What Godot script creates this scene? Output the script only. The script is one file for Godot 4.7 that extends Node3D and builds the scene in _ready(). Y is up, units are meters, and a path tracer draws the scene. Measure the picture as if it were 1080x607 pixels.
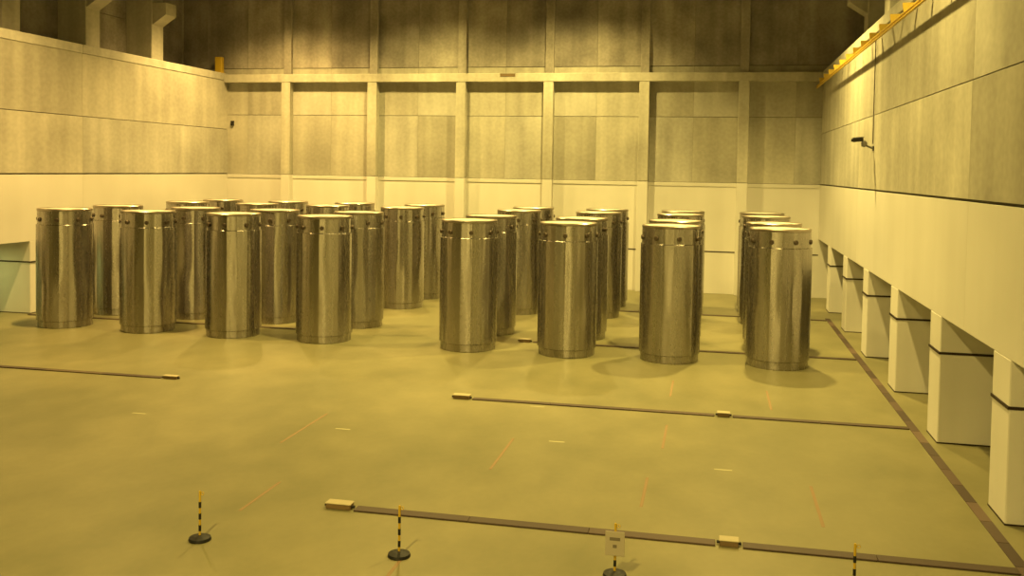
extends Node3D
# A storage hall for upright steel casks, seen from a window high in its front wall.
# Metres, y up. The room runs along -z: left wall at x = XL, right wall at x = XR, back wall at z = ZB.

const XL := -26.76
const XR := 5.17
const ZB := -48.93
const ZF := 4.0            # inner face of the front wall
const XLO := -29.5         # set-back upper walls
const XRO := 7.9
const YBOT := 2.92         # underside of the wall beams over the side bays
const YPAINT := 5.62       # top of the white paint
const YTOP := 11.2         # top of the low side walls
const YCEIL := 20.0
const BAY := 5.18
const BUTT_Z := -17.9      # near face of one buttress, the others a bay apart
const BUTT_W := 1.04

var M := {}
var rng := RandomNumberGenerator.new()
var box_cache := {}

# ------------------------------------------------------------------ naming
var used_names := {}

func numbered(called: String) -> String:
	if not used_names.has(called):
		used_names[called] = 0
		return called
	used_names[called] += 1
	return "%s_%03d" % [called, used_names[called]]

func tag(o: Node, label: String, category: String, group := "") -> void:
	o.set_meta("label", label)
	o.set_meta("category", category)
	if group != "":
		o.set_meta("group", group)

func thing(called: String, label: String, category: String, at := Vector3.ZERO, turn := 0.0, group := "") -> Node3D:
	var o := Node3D.new()
	o.name = numbered(called)
	add_child(o)
	o.position = at
	o.rotation.y = turn
	tag(o, label, category, group)
	return o

func structure(called: String) -> Node3D:
	var o := Node3D.new()
	o.name = called
	add_child(o)
	o.set_meta("kind", "structure")
	return o

func put(called: String, mesh: Mesh, mat: Material, parent: Node, at := Vector3.ZERO, basis_ := Basis.IDENTITY) -> MeshInstance3D:
	var o := MeshInstance3D.new()
	o.mesh = mesh
	o.material_override = mat
	o.name = called
	parent.add_child(o, true)
	o.transform = Transform3D(basis_, at)
	o.cast_shadow = GeometryInstance3D.SHADOW_CASTING_SETTING_ON
	return o

# ------------------------------------------------------------------ shapes
func fan(st: SurfaceTool, pts: Array, centre: Vector3) -> void:
	# one flat convex face of a solid round `centre`, wound clockwise seen from outside
	var n: Vector3 = (pts[1] - pts[0]).cross(pts[2] - pts[0])
	var mid := Vector3.ZERO
	for p in pts:
		mid += p
	mid /= pts.size()
	if n.dot(mid - centre) < 0.0:
		pts = pts.duplicate()
		pts.reverse()
		n = -n
	n = n.normalized()
	for k in range(1, pts.size() - 1):
		for p in [pts[0], pts[k + 1], pts[k]]:
			st.set_normal(n)
			st.add_vertex(p)

func tool_() -> SurfaceTool:
	var st := SurfaceTool.new()
	st.begin(Mesh.PRIMITIVE_TRIANGLES)
	return st

func add_box(st: SurfaceTool, at: Vector3, size: Vector3, c := 0.0, b := Basis.IDENTITY) -> void:
	var h := size / 2.0
	if c <= 0.0:
		for ax in 3:
			for s in [-1.0, 1.0]:
				var pts := []
				for q in [[-1, -1], [1, -1], [1, 1], [-1, 1]]:
					var v := Vector3.ZERO
					v[ax] = s * h[ax]
					v[(ax + 1) % 3] = q[0] * h[(ax + 1) % 3]
					v[(ax + 2) % 3] = q[1] * h[(ax + 2) % 3]
					pts.append(at + b * v)
				fan(st, pts, at)
		return
	var corner := func(sx: float, sy: float, sz: float, full: int) -> Vector3:
		var s := Vector3(sx, sy, sz)
		var v := Vector3.ZERO
		for k in 3:
			v[k] = s[k] * (h[k] if k == full else h[k] - c)
		return at + b * v
	for ax in 3:
		var u := (ax + 1) % 3
		var w := (ax + 2) % 3
		for s in [-1.0, 1.0]:
			var pts := []
			for q in [[-1, -1], [1, -1], [1, 1], [-1, 1]]:
				var e := Vector3.ZERO
				e[ax] = s
				e[u] = q[0]
				e[w] = q[1]
				pts.append(corner.call(e.x, e.y, e.z, ax))
			fan(st, pts, at)
		for su in [-1.0, 1.0]:
			for sw in [-1.0, 1.0]:
				var e0 := Vector3.ZERO
				e0[u] = su
				e0[w] = sw
				var e1 := e0
				e0[ax] = -1
				e1[ax] = 1
				fan(st, [corner.call(e0.x, e0.y, e0.z, u), corner.call(e1.x, e1.y, e1.z, u), corner.call(e1.x, e1.y, e1.z, w), corner.call(e0.x, e0.y, e0.z, w)], at)
	for sx in [-1.0, 1.0]:
		for sy in [-1.0, 1.0]:
			for sz in [-1.0, 1.0]:
				fan(st, [corner.call(sx, sy, sz, 0), corner.call(sx, sy, sz, 1), corner.call(sx, sy, sz, 2)], at)

func box(size: Vector3, c := 0.0) -> ArrayMesh:
	var key := [size, c]
	if not box_cache.has(key):
		var st := tool_()
		add_box(st, Vector3.ZERO, size, c)
		box_cache[key] = st.commit()
	return box_cache[key]

func put_box(called: String, lo: Vector3, hi: Vector3, mat: Material, parent: Node, c := 0.0) -> MeshInstance3D:
	return put(called, box((hi - lo).snappedf(0.0001), c), mat, parent, (lo + hi) / 2.0)

func prism(outline: Array, depth: float) -> ArrayMesh:
	# a convex outline in x, y pushed along z, centred on z = 0
	var st := tool_()
	var mid := Vector3.ZERO
	for p in outline:
		mid += Vector3(p[0], p[1], 0)
	mid /= outline.size()
	var a := []
	var b := []
	for p in outline:
		a.append(Vector3(p[0], p[1], -depth / 2))
		b.append(Vector3(p[0], p[1], depth / 2))
	fan(st, a, mid)
	fan(st, b, mid)
	for k in outline.size():
		var l := (k + 1) % outline.size()
		fan(st, [a[k], a[l], b[l], b[k]], mid)
	return st.commit()

func lathe(profile: Array, sides := 48, vscale := 1.0, plates := 0) -> ArrayMesh:
	# profile of [radius, height] from bottom to top, hard edges between its stretches, smooth round the axis
	var st := tool_()
	for k in profile.size() - 1:
		var r0: float = profile[k][0]
		var y0: float = profile[k][1]
		var r1: float = profile[k + 1][0]
		var y1: float = profile[k + 1][1]
		var slope := Vector2(y1 - y0, r0 - r1)
		if slope.length() < 1e-6:
			continue
		slope = slope.normalized()
		for i in sides:
			var a0 := TAU * i / sides
			var a1 := TAU * (i + 1) / sides
			var quad := [[r0, y0, a0, i], [r1, y1, a0, i], [r1, y1, a1, i + 1], [r0, y0, a1, i + 1]]
			for t in [[0, 1, 2], [0, 2, 3]]:
				if t == [0, 1, 2] and r1 < 1e-6 or t == [0, 2, 3] and r0 < 1e-6:
					continue
				for q in t:
					var v: Array = quad[q]
					var na: float = v[2]
					if plates > 0:   # rolled from narrow plates, each a little flatter than the round and not quite true
						var p := i * plates / sides
						var pc := TAU * (p + 0.5) / plates
						na = lerpf(pc, na, 0.5) + 0.11 * sin(p * 12.9898 + plates)
					st.set_normal(Vector3(cos(na) * slope.x, slope.y, -sin(na) * slope.x))
					st.set_uv(Vector2(float(v[3]) / sides, 1.0 - v[1] / vscale))
					st.add_vertex(Vector3(v[0] * cos(v[2]), v[1], -v[0] * sin(v[2])))
	st.generate_tangents()
	return st.commit()

func rod(a: Vector3, b: Vector3, r: float, sides := 10) -> Array:
	# [mesh, position, basis] of a round bar from a to b
	var d := b - a
	var m := lathe([[0.0, 0.0], [r, 0.0], [r, d.length()], [0.0, d.length()]], sides)
	var y := d.normalized()
	var x := y.cross(Vector3.FORWARD if absf(y.z) < 0.9 else Vector3.RIGHT).normalized()
	return [m, a, Basis(x, y, x.cross(y))]

func put_rod(called: String, a: Vector3, b: Vector3, r: float, mat: Material, parent: Node, sides := 10) -> MeshInstance3D:
	var q := rod(a, b, r, sides)
	return put(called, q[0], mat, parent, q[1], q[2])

# ------------------------------------------------------------------ materials
func noise_bytes(w: int, h: int, freq: float, seed_: int, octaves := 4, kind := FastNoiseLite.TYPE_SIMPLEX_SMOOTH) -> Image:
	var n := FastNoiseLite.new()
	n.seed = seed_
	n.noise_type = kind
	n.frequency = freq
	n.fractal_octaves = octaves
	return n.get_seamless_image(w, h, false, false, 0.1, true)

func stretched(w: int, h: int, sw: int, sh: int, freq: float, seed_: int) -> Image:
	var im := noise_bytes(sw, sh, freq, seed_)
	im.resize(w, h, Image.INTERPOLATE_CUBIC)
	return im

func blend(layers: Array, w: int, h: int, lo: Color, hi: Color) -> ImageTexture:
	# weighted sum of grey layers [image, weight], then a ramp from lo to hi
	var data := []
	for l in layers:
		l[0].convert(Image.FORMAT_L8)
		data.append(l[0].get_data())
	var out := PackedByteArray()
	out.resize(w * h * 3)
	var ramp := PackedByteArray()
	for k in 256:
		var c := lo.lerp(hi, k / 255.0)
		ramp.append(c.r8)
		ramp.append(c.g8)
		ramp.append(c.b8)
	var nl := data.size()
	var d0: PackedByteArray = data[0]
	var d1: PackedByteArray = data[mini(1, nl - 1)]
	var d2: PackedByteArray = data[mini(2, nl - 1)]
	var w0: float = layers[0][1]
	var w1: float = layers[1][1] if nl > 1 else 0.0
	var w2: float = layers[2][1] if nl > 2 else 0.0
	for k in w * h:
		var v := clampi(int(127.5 + w0 * (d0[k] - 127.5) + w1 * (d1[k] - 127.5) + w2 * (d2[k] - 127.5)), 0, 255) * 3
		out[k * 3] = ramp[v]
		out[k * 3 + 1] = ramp[v + 1]
		out[k * 3 + 2] = ramp[v + 2]
	var im := Image.create_from_data(w, h, false, Image.FORMAT_RGB8, out)
	im.generate_mipmaps()
	return ImageTexture.create_from_image(im)

func plain(c: Color, rough := 0.7, metal := 0.0) -> StandardMaterial3D:
	var m := StandardMaterial3D.new()
	m.albedo_color = c
	m.roughness = rough
	m.metallic = metal
	return m

func surface(tex: Texture2D, tint: Color, per_metre: Vector3, rough := 0.85, offset := Vector3.ZERO) -> StandardMaterial3D:
	var m := plain(tint, rough)
	m.albedo_texture = tex
	m.uv1_triplanar = true
	m.uv1_world_triplanar = true
	m.uv1_triplanar_sharpness = 8.0
	m.uv1_scale = per_metre
	m.uv1_offset = offset
	return m

func make_materials() -> void:
	var per := Vector3(1.0 / 44.0, 1.0 / 22.0, 1.0 / 58.0)
	var off := Vector3(0.5, 0.02, 0.05)
	var w := 1536
	var h := 768
	# cast concrete: broad clouds, vertical run marks, fine grain
	var conc := blend([[noise_bytes(w, h, 0.006, 11, 5), 0.55], [stretched(w, h, w, 24, 0.03, 12), 0.42], [noise_bytes(w, h, 0.12, 13, 2), 0.22]], w, h, Color(0.56, 0.55, 0.515), Color(0.81, 0.80, 0.755))
	M.concrete = surface(conc, Color(0.97, 0.97, 0.97), per, 0.9, off)
	M.concrete_b = surface(conc, Color(0.91, 0.905, 0.89), per, 0.9, off + Vector3(0.31, 0.4, 0.27))
	M.concrete_c = surface(conc, Color(1.0, 0.995, 0.98), per, 0.9, off + Vector3(0.63, 0.7, 0.51))
	M.concrete_joint = surface(conc, Color(0.62, 0.6, 0.57), per, 0.95, off)
	M.concrete_cap = surface(conc, Color(1.0, 1.0, 1.0), per, 0.85, off + Vector3(0.2, 0.3, 0.1))
	# the darker, stained concrete high up
	var high := blend([[noise_bytes(w, h, 0.012, 21, 5), 0.6], [stretched(w, h, w, 20, 0.025, 22), 0.45], [noise_bytes(w, h, 0.15, 23, 2), 0.25]], w, h, Color(0.44, 0.425, 0.41), Color(0.73, 0.715, 0.69))
	M.concrete_high = surface(high, Color(0.98, 0.97, 0.95), per, 0.92, off)
	M.concrete_high_b = surface(high, Color(0.9, 0.89, 0.88), per, 0.92, off + Vector3(0.37, 0.2, 0.3))
	# white wall paint with a little dirt
	var white := blend([[noise_bytes(1024, 512, 0.008, 31, 4), 0.5], [stretched(1024, 512, 1024, 24, 0.03, 32), 0.3]], 1024, 512, Color(0.80, 0.79, 0.76), Color(0.91, 0.90, 0.88))
	M.white = surface(white, Color(0.99, 0.99, 0.99), per, 0.75, off)
	M.white_b = surface(white, Color(0.96, 0.96, 0.955), per, 0.75, off + Vector3(0.4, 0.2, 0.3))
	M.joint = plain(Color(0.5, 0.48, 0.42), 0.9)
	# green-beige floor coating, worn in broad patches
	var fl := blend([[noise_bytes(w, w, 0.004, 41, 5), 0.65], [noise_bytes(w, w, 0.02, 42, 4), 0.4], [noise_bytes(w, w, 0.15, 43, 2), 0.12]], w, w, Color(0.40, 0.394, 0.275), Color(0.545, 0.518, 0.385))
	M.floor = surface(fl, Color(1, 1, 1), Vector3(1.0 / 44.0, 1.0 / 22.0, 1.0 / 58.0), 0.42, off)
	M.floor.metallic_specular = 0.4
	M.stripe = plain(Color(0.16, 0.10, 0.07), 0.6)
	M.plate = []
	for k in 4:
		M.plate.append(plain(Color(0.27, 0.215, 0.19).lerp(Color(0.38, 0.31, 0.27), k / 3.0), 0.6, 0.2))
	M.duct = [plain(Color(0.26, 0.20, 0.17), 0.55, 0.1), plain(Color(0.30, 0.235, 0.2), 0.55, 0.1), plain(Color(0.34, 0.28, 0.21), 0.6, 0.1)]
	M.box_top = plain(Color(0.66, 0.62, 0.5), 0.5)
	M.box_side = plain(Color(0.44, 0.36, 0.24), 0.6)
	M.dark = plain(Color(0.07, 0.06, 0.055), 0.55)
	M.black = plain(Color(0.035, 0.033, 0.032), 0.6)
	M.yellow = plain(Color(0.72, 0.60, 0.14), 0.5)
	M.rail = plain(Color(0.80, 0.68, 0.26), 0.5)
	M.grey = plain(Color(0.45, 0.44, 0.42), 0.5, 0.3)
	M.board = plain(Color(0.63, 0.6, 0.54), 0.5)
	M.board_ink = plain(Color(0.40, 0.37, 0.33), 0.6)
	M.red_paint = plain(Color(0.515, 0.425, 0.30), 0.7)
	M.pale_paint = plain(Color(0.66, 0.64, 0.5), 0.7)
	M.lamp_shell = plain(Color(0.42, 0.43, 0.42), 0.4, 0.6)
	# rolled stainless plate: long vertical brush streaks and shallow waves
	var sw := 1024
	var sh := 512
	var streak := stretched(sw, sh, sw, 6, 0.045, 51)
	var fine := stretched(sw, sh, sw, 128, 0.2, 53)
	var steel := blend([[stretched(sw, sh, 256, 4, 0.08, 54), 0.35], [streak, 0.08], [fine, 0.08]], sw, sh, Color(0.57, 0.55, 0.53), Color(0.78, 0.765, 0.745))
	# the waves tilt the surface sideways only
	var waves := noise_bytes(44, 5, 0.12, 55, 2)
	waves.convert(Image.FORMAT_RF)
	waves.resize(sw, sh, Image.INTERPOLATE_CUBIC)
	var hts := waves.get_data().to_float32_array()
	var tilt := PackedByteArray()
	tilt.resize(sw * sh * 3)
	for k in sw * sh:
		var row := k - k % sw
		var nx := clampf((hts[row + (k - 4 + sw) % sw] - hts[row + (k + 4) % sw]) * 1.2, -0.3, 0.3)
		tilt[k * 3] = int(127.5 + 127.0 * nx)
		tilt[k * 3 + 1] = 128
		tilt[k * 3 + 2] = int(127.5 + 127.0 * sqrt(1.0 - nx * nx))
	var bi := Image.create_from_data(sw, sh, false, Image.FORMAT_RGB8, tilt)
	var rough := blend([[streak, 0.15], [fine, 0.15]], sw, sh, Color(0.17, 0.17, 0.17), Color(0.36, 0.36, 0.36))
	var s := plain(Color(1, 1, 1), 1.0, 1.0)
	s.albedo_texture = steel
	s.roughness_texture = rough
	s.roughness_texture_channel = BaseMaterial3D.TEXTURE_CHANNEL_GRAYSCALE
	s.normal_enabled = true
	s.normal_texture = ImageTexture.create_from_image(bi)
	s.normal_scale = 1.0
	s.anisotropy_enabled = true   # brushed round the shell
	s.anisotropy = -0.85
	M.steel = s
	M.steel_lid = plain(Color(0.80, 0.78, 0.74), 0.6, 0.3)
	M.steel_edge = plain(Color(0.66, 0.62, 0.58), 0.32, 1.0)
	M.lug = plain(Color(0.33, 0.29, 0.25), 0.5, 0.6)

# ------------------------------------------------------------------ the hall
func build_floor() -> void:
	var f := structure("floor")
	put_box("slab", Vector3(XLO - 0.5, -0.4, ZB - 0.5), Vector3(XRO + 0.5, 0.0, ZF + 0.5), M.floor, f)
	# covered cable trench along the right wall, one cover plate after the other
	var z := -8.0
	var k := 0
	while z > -41.2:
		put_box("trench_cover", Vector3(4.79, -0.05, z - 0.985), Vector3(4.99, 0.012, z), M.plate[[0, 2, 1, 0, 3, 1, 0, 2, 0, 1, 3][k % 11]], f, 0.004)
		z -= 1.0
		k += 1
	# faded red setting-out lines and short pale ticks painted on the coating
	for q in [[-1.14, -17.2, -18.9], [-0.95, -21.0, -23.0], [2.02, -17.0, -19.2], [1.62, -25.2, -27.4], [-4.3, -18.6, -20.9], [-9.2, -19.2, -21.8], [-8.05, -15.2, -16.8], [-4.62, -13.2, -13.9], [-1.0, -26.0, -28.0]]:
		put_box("paint_line", Vector3(q[0] - 0.03, -0.001, q[2]), Vector3(q[0] + 0.03, 0.002, q[1]), M.red_paint, f)
	for q in [[-8.3, -20.6], [-4.3, -23.9], [0.35, -19.8], [-3.3, -20.9], [-13.6, -20.6]]:
		put_box("paint_tick", Vector3(q[0] - 0.18, -0.001, q[1] - 0.03), Vector3(q[0] + 0.18, 0.002, q[1] + 0.03), M.pale_paint, f)

func side_wall(called: String, s: float, x0: float, xo: float) -> void:
	# s = 1: the wall on the right, facing -x; s = -1: the one on the left
	var wl := structure(called)
	var joints := [ZF, -5.5, -21.1, -36.4, ZB]
	var gap := 0.003
	var lo_hi := func(xa: float, xb: float, ya: float, yb: float, za: float, zb: float) -> Array:
		return [Vector3(minf(xa, xb), ya, minf(za, zb)), Vector3(maxf(xa, xb), yb, maxf(za, zb))]
	var b: Array = lo_hi.call(x0 + s * 0.08, xo, YBOT + 0.02, YTOP - 0.05, ZB, ZF)
	put_box("core", b[0], b[1], M.concrete_joint, wl)
	for k in joints.size() - 1:
		var za: float = joints[k] - gap
		var zb: float = joints[k + 1] + gap
		b = lo_hi.call(x0, x0 + s * 0.12, YBOT, YPAINT - 0.03, za, zb)
		put_box("painted_panel", b[0], b[1], [M.white, M.white_b][k % 2], wl, 0.003)
		b = lo_hi.call(x0, x0 + s * 0.12, YPAINT + 0.03, 8.09, za, zb)
		put_box("concrete_panel", b[0], b[1], [M.concrete, M.concrete_b, M.concrete_c][k % 3], wl, 0.004)
		b = lo_hi.call(x0 + s * 0.015, x0 + s * 0.12, 8.12, YTOP - 0.4, za, zb)
		put_box("concrete_panel", b[0], b[1], [M.concrete_c, M.concrete, M.concrete_b][k % 3], wl, 0.004)
		b = lo_hi.call(x0 - s * 0.02, xo, YTOP - 0.4, YTOP, za, zb)
		put_box("coping", b[0], b[1], M.concrete_cap, wl, 0.03)
	b = lo_hi.call(x0 + s * 0.1, xo, YBOT, YBOT + 0.03, ZB, ZF)
	put_box("beam_underside", b[0], b[1], M.white_b, wl)
	b = lo_hi.call(xo, xo + s * 0.4, 0.0, YCEIL, ZB, ZF)
	put_box("outer_wall", b[0], b[1], M.concrete_high, wl)
	b = lo_hi.call(xo - s * 0.01, xo, 0.0, YBOT, ZB, ZF)
	put_box("bay_lining", b[0], b[1], M.white_b, wl)
	for k in range(-3, 6):
		var z := BUTT_Z - BAY * k + (0.0 if s > 0.0 else 0.32)
		b = lo_hi.call(x0 - s * 0.005, xo, 0.0, YBOT, z - BUTT_W, z)
		var bt := put_box("buttress", b[0], b[1], M.white, wl, 0.02)
		# the dark stripe that runs round the buttresses at chest height
		var st := tool_()
		var dx := absf(xo - x0)
		var mid := (x0 + xo) / 2.0
		add_box(st, Vector3(x0 - s * 0.012 - mid, 2.08 - YBOT / 2, 0), Vector3(0.03, 0.055, BUTT_W + 0.03))
		for e in [-1.0, 1.0]:
			add_box(st, Vector3(0, 2.08 - YBOT / 2, e * (BUTT_W / 2 + 0.0)), Vector3(dx, 0.055, 0.03))
		put("stripe", st.commit(), M.stripe, bt)
		put("foot_shade", box(Vector3(dx + 0.02, 0.03, BUTT_W + 0.02).snappedf(0.0001)), M.stripe, bt, Vector3(-s * 0.002, 0.015 - YBOT / 2, 0))  # contact shade at the buttress foot, modelled as a thin dark strip
		# the crane column above, set back on top of the low wall
		var xc := x0 + s * 1.25
		b = lo_hi.call(xc, xo, YTOP, YCEIL, z - BUTT_W, z)
		var cl := put_box("crane_column", b[0], b[1], M.concrete_c, wl, 0.03)
		var cm := (b[0] + b[1]) / 2.0 as Vector3
		var out := -s
		var ol := [[0.0, 13.15], [out * 0.75, 13.65], [out * 0.75, 14.25], [0.0, 14.25]]
		for p in ol:
			p[1] -= cm.y
			p[0] += xc - cm.x
		put("corbel", prism(ol, BUTT_W - 0.1), M.concrete_c, cl)
	# upper wall bands between the crane columns
	for k in range(-3, 6):
		var z := BUTT_Z - BAY * k - BUTT_W + (0.0 if s > 0.0 else 0.32)
		var z2 := maxf(z - (BAY - BUTT_W), ZB)
		for r in [[YTOP, 13.4], [13.42, 16.2], [16.22, YCEIL]]:
			b = lo_hi.call(xo - s * 0.06, xo, r[0], r[1], z - 0.01, z2 + 0.01)
			if z - z2 > 0.1:
				put_box("upper_panel", b[0], b[1], [M.concrete_high, M.concrete_high_b][posmod(k, 2)], wl, 0.012)

func build_back_wall() -> void:
	var wl := structure("wall_back")
	put_box("core", Vector3(XLO - 0.4, 0, ZB - 0.6), Vector3(XRO + 0.4, YCEIL, ZB - 0.06), M.concrete_joint, wl)
	var px := [XLO - 0.4, -28.0, -23.07, -18.07, -13.13, -8.44, -3.51, 1.41, 6.45, XRO + 0.4]
	var mats := [M.concrete, M.concrete_b, M.concrete_c]
	for k in px.size() - 1:
		var xa: float = px[k]
		var xb: float = px[k + 1]
		var xm := (xa + xb) / 2.0
		var halves := [[xa, xm - 0.003], [xm + 0.003, xb]] if xb - xa > 3.0 else [[xa, xb]]
		put_box("painted_panel", Vector3(xa, 0, ZB - 0.1), Vector3(xb, 5.43, ZB), M.white, wl, 0.008)
		var j := 0
		for hv in halves:
			put_box("concrete_panel", Vector3(hv[0], 5.62, ZB - 0.1), Vector3(hv[1], 8.905, ZB), mats[(k * 2 + j) % 3], wl, 0.003)
			put_box("concrete_panel", Vector3(hv[0], 8.93, ZB - 0.1), Vector3(hv[1], 11.14, ZB), mats[(k + j * 2 + 1) % 3], wl, 0.003)
			put_box("concrete_panel", Vector3(hv[0], 11.14, ZB - 0.1), Vector3(hv[1], 11.47, ZB), M.concrete_b, wl, 0.008)
			put_box("upper_panel", Vector3(hv[0], 11.5, ZB - 0.1), Vector3(hv[1], 15.6, ZB), [M.concrete_high, M.concrete_high_b][(k + j) % 2], wl, 0.008)
			put_box("upper_panel", Vector3(hv[0], 15.62, ZB - 0.1), Vector3(hv[1], YCEIL, ZB), [M.concrete_high_b, M.concrete_high][(k + j) % 2], wl, 0.008)
			j += 1
	for k in range(2, 8):
		var x: float = px[k]
		put_box("pilaster", Vector3(x - 0.26, 5.64, ZB - 0.02), Vector3(x + 0.26, 10.68, ZB + 0.43), M.concrete_c, wl, 0.015)
		put_box("painted_pilaster", Vector3(x - 0.26, 0.0, ZB - 0.02), Vector3(x + 0.26, 5.62, ZB + 0.42), M.white, wl, 0.015)
		put_box("upper_pilaster", Vector3(x - 0.22, 11.12, ZB - 0.02), Vector3(x + 0.22, YCEIL, ZB + 0.22), M.concrete_high, wl, 0.015)
	put_box("beam", Vector3(XL, 10.68, ZB - 0.02), Vector3(XR, 11.12, ZB + 0.45), M.concrete_c, wl, 0.02)
	put_box("ledge", Vector3(XL, 5.41, ZB - 0.02), Vector3(XR, 5.60, ZB + 0.03), M.white_b, wl, 0.015)
	put_box("stripe", Vector3(XL, 2.10, ZB - 0.02), Vector3(XR, 2.155, ZB + 0.012), M.stripe, wl)

func build_shell() -> void:
	build_floor()
	side_wall("wall_right", 1.0, XR, XRO)
	side_wall("wall_left", -1.0, XL, XLO)
	build_back_wall()
	var fr := structure("wall_front")
	put_box("slab", Vector3(XLO - 0.4, 0, ZF), Vector3(XRO + 0.4, YCEIL, ZF + 0.5), M.concrete, fr)
	var ce := structure("ceiling")
	put_box("slab", Vector3(XLO - 0.4, YCEIL, ZB - 0.6), Vector3(XRO + 0.4, YCEIL + 0.5, ZF + 0.5), M.concrete_high, ce)

# ------------------------------------------------------------------ lamps
func build_lamp(at: Vector3, energy: float, col: Color, angle: float, aim := Vector3.DOWN) -> void:
	var t := thing("high_bay_lamp", "bell shaped steel high bay lamp hanging on a rod under the ceiling", "lamp", at, 0.0, "high bay lamps under the ceiling")
	put("reflector", lathe([[0.235, -0.02], [0.3, -0.25], [0.31, -0.25], [0.25, 0.0], [0.14, 0.16], [0.0, 0.18]], 32), M.lamp_shell, t)
	put("ballast_housing", lathe([[0.0, 0.16], [0.11, 0.16], [0.11, 0.42], [0.0, 0.44]], 24), M.grey, t)
	put_rod("hanger", Vector3(0, 0.42, 0), Vector3(0, YCEIL - at.y, 0), 0.02, M.grey, t)
	var g := plain(Color(0.9, 0.8, 0.5), 0.3)
	g.emission_enabled = true
	g.emission = col
	g.emission_energy_multiplier = 3.0
	put("bulb", lathe([[0.0, -0.2], [0.05, -0.19], [0.09, -0.12], [0.08, 0.0], [0.04, 0.1], [0.0, 0.1]], 24), g, t)
	var l := SpotLight3D.new()
	l.name = "light"
	l.light_color = col
	l.light_energy = energy
	l.light_size = 0.22
	l.spot_range = 80.0
	l.spot_attenuation = 2.0
	l.spot_angle = angle
	l.spot_angle_attenuation = 1.0
	l.shadow_enabled = true
	t.add_child(l)
	l.position = Vector3(0, -0.27, 0)
	var up := Vector3.RIGHT
	l.basis = Basis.looking_at(aim.normalized(), up)

func build_bay_fill_light(at: Vector3, energy: float) -> void:
	# fill light added to brighten one left side bay, shaped as a fluorescent batten
	var col := Color(0.95, 1.0, 0.60)
	var t := thing("added_batten_light", "added fill light shaped as a white batten under the left wall beam inside a side bay", "lamp", at)
	put("tray", box(Vector3(0.14, 0.06, 1.3), 0.01), M.white_b, t, Vector3(0, -0.03, 0))
	for e in [-0.5, 0.5]:
		put_rod("hanger", Vector3(0, 0, e), Vector3(0, 0.12, e), 0.01, M.grey, t)
	var g := plain(Color(0.9, 0.95, 0.8), 0.4)
	g.emission_enabled = true
	g.emission = col
	g.emission_energy_multiplier = 2.0
	put_rod("tube", Vector3(0, -0.085, -0.6), Vector3(0, -0.085, 0.6), 0.018, g, t)
	var l := AreaLight3D.new()
	l.name = "light"
	l.light_color = col
	l.light_energy = energy
	l.area_size = Vector2(0.05, 1.2)
	l.area_range = 40.0
	l.shadow_enabled = true
	t.add_child(l)
	l.position = Vector3(0, -0.11, 0)
	l.basis = Basis(Vector3.RIGHT, -PI / 2)

# ------------------------------------------------------------------ casks
func make_cask() -> Node3D:
	var t := thing("storage_cask", "", "cask", Vector3.ZERO, 0.0, "upright steel storage casks standing in rows")
	put("body", lathe([[0.94, 0.24], [0.985, 0.27], [0.985, 3.79], [0.95, 3.81]], 90, 4.4, 18), M.steel, t)
	put("base", lathe([[0.0, 0.0], [0.93, 0.0], [0.94, 0.02], [0.94, 0.25]], 90, 4.4, 18), M.steel, t)
	put("collar", lathe([[0.945, 3.80], [0.945, 4.30]], 90, 4.4, 18), M.steel, t)
	put("rim", lathe([[0.945, 4.30], [0.955, 4.31], [0.955, 4.37], [0.93, 4.39], [0.90, 4.39], [0.90, 4.36]], 96, 4.4), M.steel_edge, t)
	put("lid", lathe([[0.9, 4.365], [0.62, 4.365], [0.61, 4.385], [0.0, 4.385]], 96, 4.4), M.steel_lid, t)
	var lug := lathe([[0.0, 0.0], [0.075, 0.0], [0.075, 0.05], [0.062, 0.075], [0.0, 0.075]], 14)
	for k in 8:
		var a := TAU * k / 8.0
		var out := Vector3(cos(a), 0, -sin(a))
		put("lifting_lug", lug, M.lug, t, out * 0.925 + Vector3(0, 3.99, 0), Basis(Vector3.UP.cross(out).normalized() * -1.0, out, Vector3.UP))
	return t

func build_casks() -> void:
	var xs := [-23.74, -20.26, -16.83, -13.33, -8.08, -4.67, -1.28, 2.14]
	var zs := [-31.25, -34.5, -39.75, -43.0]
	var proto := make_cask()
	var order := ["first", "second", "third", "fourth"]
	for r in 4:
		for c in 8:
			var o: Node3D = proto
			if r + c > 0:
				o = proto.duplicate()
				o.name = numbered("storage_cask")
				add_child(o)
			o.position = Vector3(xs[c], 0, zs[r])
			o.rotation.y = rng.randf() * TAU
			var row: String = ["front", "second", "third", "hindmost"][r]
			var where := ""
			if c < 4:
				where = "%s from the left in the %s row, left of the aisle" % [order[c], row]
			else:
				where = "%s from the right wall in the %s row, right of the aisle" % [order[7 - c], row]
			o.set_meta("label", "steel storage cask, " + where)

# ------------------------------------------------------------------ things on the floor
func duct(x0: float, x1: float, z: float, label: String, box_at := INF, box_w := 0.44) -> void:
	var t := thing("cable_duct", label, "cable duct", Vector3((x0 + x1) / 2, 0, z), 0.0, "cable ducts crossing the floor")
	var runs := [[x0, x1]] if box_at == INF else [[x0, box_at - box_w / 2], [box_at + box_w / 2, x1]]
	for r in runs:
		var n := int(round((r[1] - r[0]) / 1.8))
		var w: float = (r[1] - r[0]) / n
		for k in n:
			put("duct_cover", box(Vector3(w - 0.004, 0.03, 0.24 if z > -20.0 else 0.2).snappedf(0.0001), 0.006), M.duct[[0, 0, 1, 0, 2, 0][k % 6]], t, Vector3(r[0] + w * (k + 0.5) - (x0 + x1) / 2, 0.015, 0))

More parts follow.
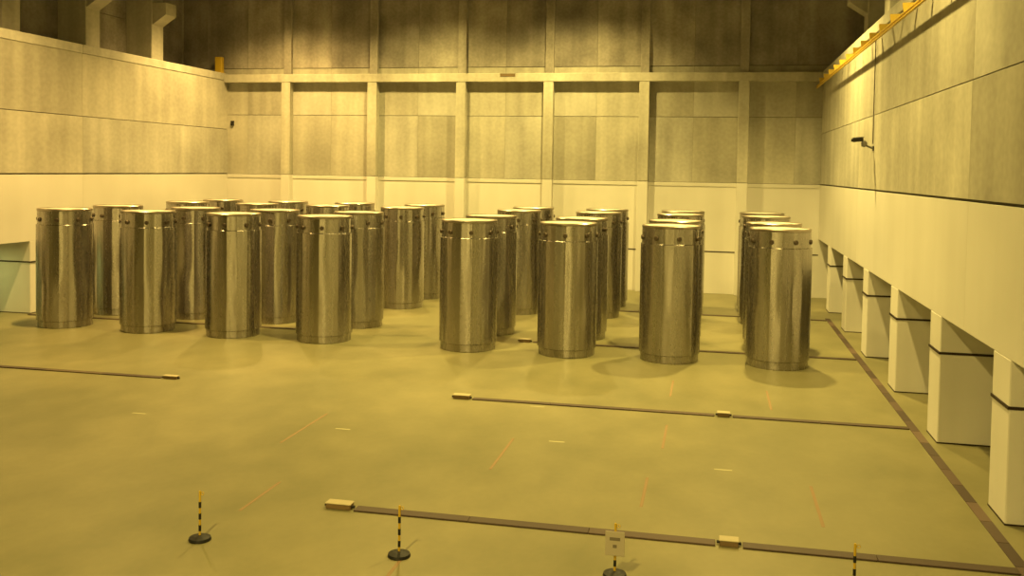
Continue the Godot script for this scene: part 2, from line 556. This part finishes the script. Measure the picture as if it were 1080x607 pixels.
func terminal(x: float, z: float, w: float, label: String, small := false) -> void:
	var t := thing("terminal_box", label, "junction box", Vector3(x, 0, z), 0.0, "junction boxes on the cable ducts")
	var h := 0.07 if small else 0.09
	var d := 0.16 if small else 0.2
	put("body", box(Vector3(w, h, d), 0.01), M.box_side, t, Vector3(0, h / 2, 0))
	put("cover", box(Vector3(w + 0.02, 0.02, d + 0.02), 0.006), M.box_top, t, Vector3(0, h + 0.01, 0))
	for s in [-1.0, 1.0]:
		put("cable_gland", lathe([[0.0, 0.0], [0.026, 0.0], [0.026, 0.05], [0.0, 0.05]], 12), M.dark, t, Vector3(s * w / 2, h * 0.45, 0), Basis(Vector3(0, -s, 0), Vector3(s, 0, 0), Vector3(0, 0, 1)))

func stanchion(at: Vector3, label: String) -> Node3D:
	var t := thing("stanchion", label, "stanchion", at, 0.0, "yellow and black barrier stanchions")
	put("base", lathe([[0.0, 0.0], [0.175, 0.0], [0.18, 0.012], [0.17, 0.05], [0.10, 0.075], [0.035, 0.085], [0.0, 0.085]], 32), M.black, t)
	put("pole", lathe([[0.019, 0.08], [0.019, 0.80], [0.015, 0.81], [0.0, 0.812]], 16), M.yellow, t)
	for k in 3:
		var y := 0.15 + k * 0.19
		put("black_band", lathe([[0.0195, y], [0.022, y + 0.002], [0.022, y + 0.098], [0.0195, y + 0.1]], 16), M.black, t)
	var ring := TorusMesh.new()
	ring.inner_radius = 0.018
	ring.outer_radius = 0.03
	ring.rings = 16
	ring.ring_segments = 8
	put("chain_ring", ring, M.yellow, t, Vector3(0.045, 0.77, 0), Basis(Vector3.RIGHT, PI / 2))
	return t

func build_floor_things() -> void:
	duct(-6.1, 4.78, -15.78, "brown cable duct crossing the floor nearest the camera, behind the stanchions", 0.4)
	duct(-6.1, 4.78, -24.22, "brown cable duct crossing the bare floor in front of the right casks", 0.4)
	duct(-26.6, -15.26, -24.22, "thin brown cable duct on the floor in front of the left casks")
	duct(-6.1, 4.78, -32.87, "cable duct between the front and second rows of the right casks")
	duct(-26.6, -14.75, -32.87, "cable duct between the front and second rows of the left casks")
	duct(-6.15, 4.78, -41.35, "cable duct between the third and hindmost rows of the right casks")
	duct(-26.6, -14.75, -41.35, "cable duct between the third and hindmost rows of the left casks")
	terminal(-6.4, -15.78, 0.46, "long junction box at the left end of the nearest cable duct")
	terminal(0.4, -15.78, 0.3, "pale topped junction box midway along the nearest cable duct")
	terminal(-6.4, -24.22, 0.44, "pale topped junction box at the left end of the second cable duct")
	terminal(0.4, -24.22, 0.3, "small junction box midway along the duct before the right casks")
	terminal(-14.97, -24.22, 0.42, "low pale junction box ending the duct in front of the left casks", true)
	terminal(-6.4, -32.87, 0.4, "junction box on the floor between the first two casks right of the aisle")
	stanchion(Vector3(-8.03, 0, -13.84), "yellow and black stanchion standing alone, leftmost of the row")
	stanchion(Vector3(-4.69, 0, -14.02), "yellow and black stanchion in front of the nearest duct, second from left")
	var t := stanchion(Vector3(-1.31, 0, -14.12), "yellow and black stanchion carrying a grey notice board")
	stanchion(Vector3(2.13, 0, -14.2), "yellow and black stanchion nearest the right wall, cut by the lower edge")
	var b := thing("notice_board", "small grey notice board held on top of a stanchion", "sign", Vector3(-1.31, 0.52, -14.06), 0.0)
	put("panel", box(Vector3(0.29, 0.37, 0.012), 0.004), M.board, b)
	put("clip", box(Vector3(0.05, 0.12, 0.02), 0.004), M.grey, b, Vector3(0, 0, -0.014))
	for k in 2:
		put("printed_patch", box(Vector3(0.16 - 0.1 * k, 0.05, 0.002)), M.board_ink, b, Vector3(0, 0.07 - 0.11 * k, 0.0065))

# ------------------------------------------------------------------ things on the walls
func build_wall_things() -> void:
	# the yellow conductor rail on brackets along the right wall
	var t := thing("conductor_rail", "yellow crane conductor rail on brackets along the top of the right wall", "rail", Vector3(XR, 10.66, -24.0))
	for y in [-0.22, -0.31]:
		put("rail", box(Vector3(0.07, 0.045, 49.6), 0.008), M.rail, t, Vector3(-0.29, y, 0))
	put("rail_web", box(Vector3(0.02, 0.1, 49.6)), M.rail, t, Vector3(-0.29, -0.26, 0))
	var z := -0.0
	var br := prism([[0.0, 0.03], [-0.36, 0.03], [-0.36, -0.04], [-0.33, -0.22], [-0.25, -0.22], [0.0, -0.05]], 0.07)
	var zz := -26.9 + 1.84 * 15
	while zz > -48.6:
		put("bracket", br, M.rail, t, Vector3(0.0, 0.0, zz + 24.0))
		zz -= 1.84
	# wall camera and its cable
	var c := thing("wall_camera", "small dark surveillance camera on an arm from the right concrete wall", "camera", Vector3(XR, 7.0, -33.2))
	put("mounting_plate", box(Vector3(0.03, 0.16, 0.22), 0.006), M.dark, c, Vector3(-0.015, 0.0, 0.0))
	put_rod("arm", Vector3(-0.02, 0.0, 0.0), Vector3(-0.3, 0.12, 0.0), 0.035, M.grey, c)
	put("pan_head", lathe([[0.0, 0.0], [0.09, 0.02], [0.10, 0.14], [0.06, 0.2], [0.0, 0.22]], 20), M.grey, c, Vector3(-0.3, 0.04, 0.0))
	put("housing", box(Vector3(0.34, 0.13, 0.14), 0.02), M.dark, c, Vector3(-0.50, 0.28, 0.0), Basis(Vector3(0, 0, 1), 0.1))
	put("sunshield", box(Vector3(0.38, 0.02, 0.18), 0.006), M.grey, c, Vector3(-0.50, 0.36, 0.0), Basis(Vector3(0, 0, 1), 0.1))
	put("lens", lathe([[0.0, 0.0], [0.05, 0.0], [0.05, 0.05], [0.0, 0.05]], 16), M.black, c, Vector3(-0.66, 0.262, 0.0), Basis(Vector3(0, -1, 0), Vector3(-1, 0, 0), Vector3(0, 0, -1)))
	var q := rod(Vector3(XR - 0.03, 7.15, -33.2), Vector3(XR - 0.03, 10.75, -33.2), 0.018)
	var cd := put("cable_conduit", q[0], M.board_ink, self, q[1], q[2])
	tag(cd, "thin vertical cable conduit running down the right wall to the camera", "conduit")
	# yellow post at the far end of the left wall
	var y := thing("yellow_post", "short yellow end post on top of the left wall at the back corner", "post", Vector3(-27.08, YTOP, -48.55))
	put("post", box(Vector3(0.40, 0.9, 0.3), 0.02), M.yellow, y, Vector3(0, 0.45, 0))
	put("foot", box(Vector3(0.5, 0.04, 0.4), 0.006), M.yellow, y, Vector3(0, 0.02, 0))
	# small plate on the back wall beam, box in the left corner
	var p := thing("wall_plate", "small dark rectangular plate fixed to the beam of the back wall", "plate", Vector3(-10.6, 11.02, ZB + 0.45))
	put("panel", box(Vector3(0.8, 0.15, 0.02), 0.004), M.box_side, p, Vector3(0, 0, 0.01))
	put("trim", box(Vector3(0.84, 0.03, 0.03), 0.004), M.board, p, Vector3(0, 0.09, 0.015))
	var jb := put("corner_box", box(Vector3(0.16, 0.26, 0.12), 0.01), M.dark, self, Vector3(-26.45, 8.45, ZB + 0.06))
	tag(jb, "little dark box on the back wall in the left corner", "box")

# ------------------------------------------------------------------ camera and light
func build_camera() -> void:
	var cam := Camera3D.new()
	cam.name = "camera"
	add_child(cam)
	var f := 999.44
	var pitch := deg_to_rad(2.2105)
	var yaw := deg_to_rad(11.9449)
	var roll := deg_to_rad(0.945)
	var fwd := Vector3(-sin(yaw) * cos(pitch), -sin(pitch), -cos(yaw) * cos(pitch))
	var right := Vector3(cos(yaw), 0, -sin(yaw))
	var up := right.cross(fwd)
	cam.transform = Transform3D(Basis(right * cos(roll) + up * sin(roll), up * cos(roll) - right * sin(roll), -fwd), Vector3(0, 6.1, 0))
	cam.projection = Camera3D.PROJECTION_FRUSTUM
	cam.near = 0.1
	cam.far = 200.0
	cam.size = 0.1 * 607.0 / f
	cam.frustum_offset = Vector2(0, 0.1 * (217.47 - 303.5) / f)
	cam.current = true

func build_environment() -> void:
	var e := Environment.new()
	e.background_mode = Environment.BG_COLOR
	e.background_color = Color(0.01, 0.01, 0.01)
	e.tonemap_mode = Environment.TONE_MAPPER_LINEAR
	e.tonemap_exposure = 1.0
	e.sdfgi_enabled = true
	e.ssao_enabled = true
	e.ssil_enabled = true
	var we := WorldEnvironment.new()
	we.name = "environment"
	we.environment = e
	add_child(we)

func _ready() -> void:
	rng.seed = 7
	build_camera()
	build_environment()
	make_materials()
	var sodium := Color(1.0, 0.875, 0.49)
	var amber := Color(1.0, 0.83, 0.47)
	for q in [
		[-22.0, 16.5, -43.5, 330.0, amber, 67.0], [-14.5, 16.5, -44.0, 205.0, sodium, 67.0], [-7.0, 16.5, -44.0, 255.0, sodium, 68.0], [1.4, 16.5, -36.5, 400.0, sodium, 66.0],
		[-21.0, 16.5, -30.0, 340.0, amber, 66.0], [-9.0, 16.5, -28.0, 300.0, sodium, 66.0], [1.2, 16.5, -23.5, 240.0, sodium, 68.0],
		[-6.0, 16.5, -0.5, 560.0, sodium, 84.0]]:
		build_lamp(Vector3(q[0], q[1], q[2]), q[3], q[4], q[5])
	build_bay_fill_light(Vector3(-28.1, YBOT - 0.12, -31.2), 2.6)
	build_shell()
	build_casks()
	build_floor_things()
	build_wall_things()
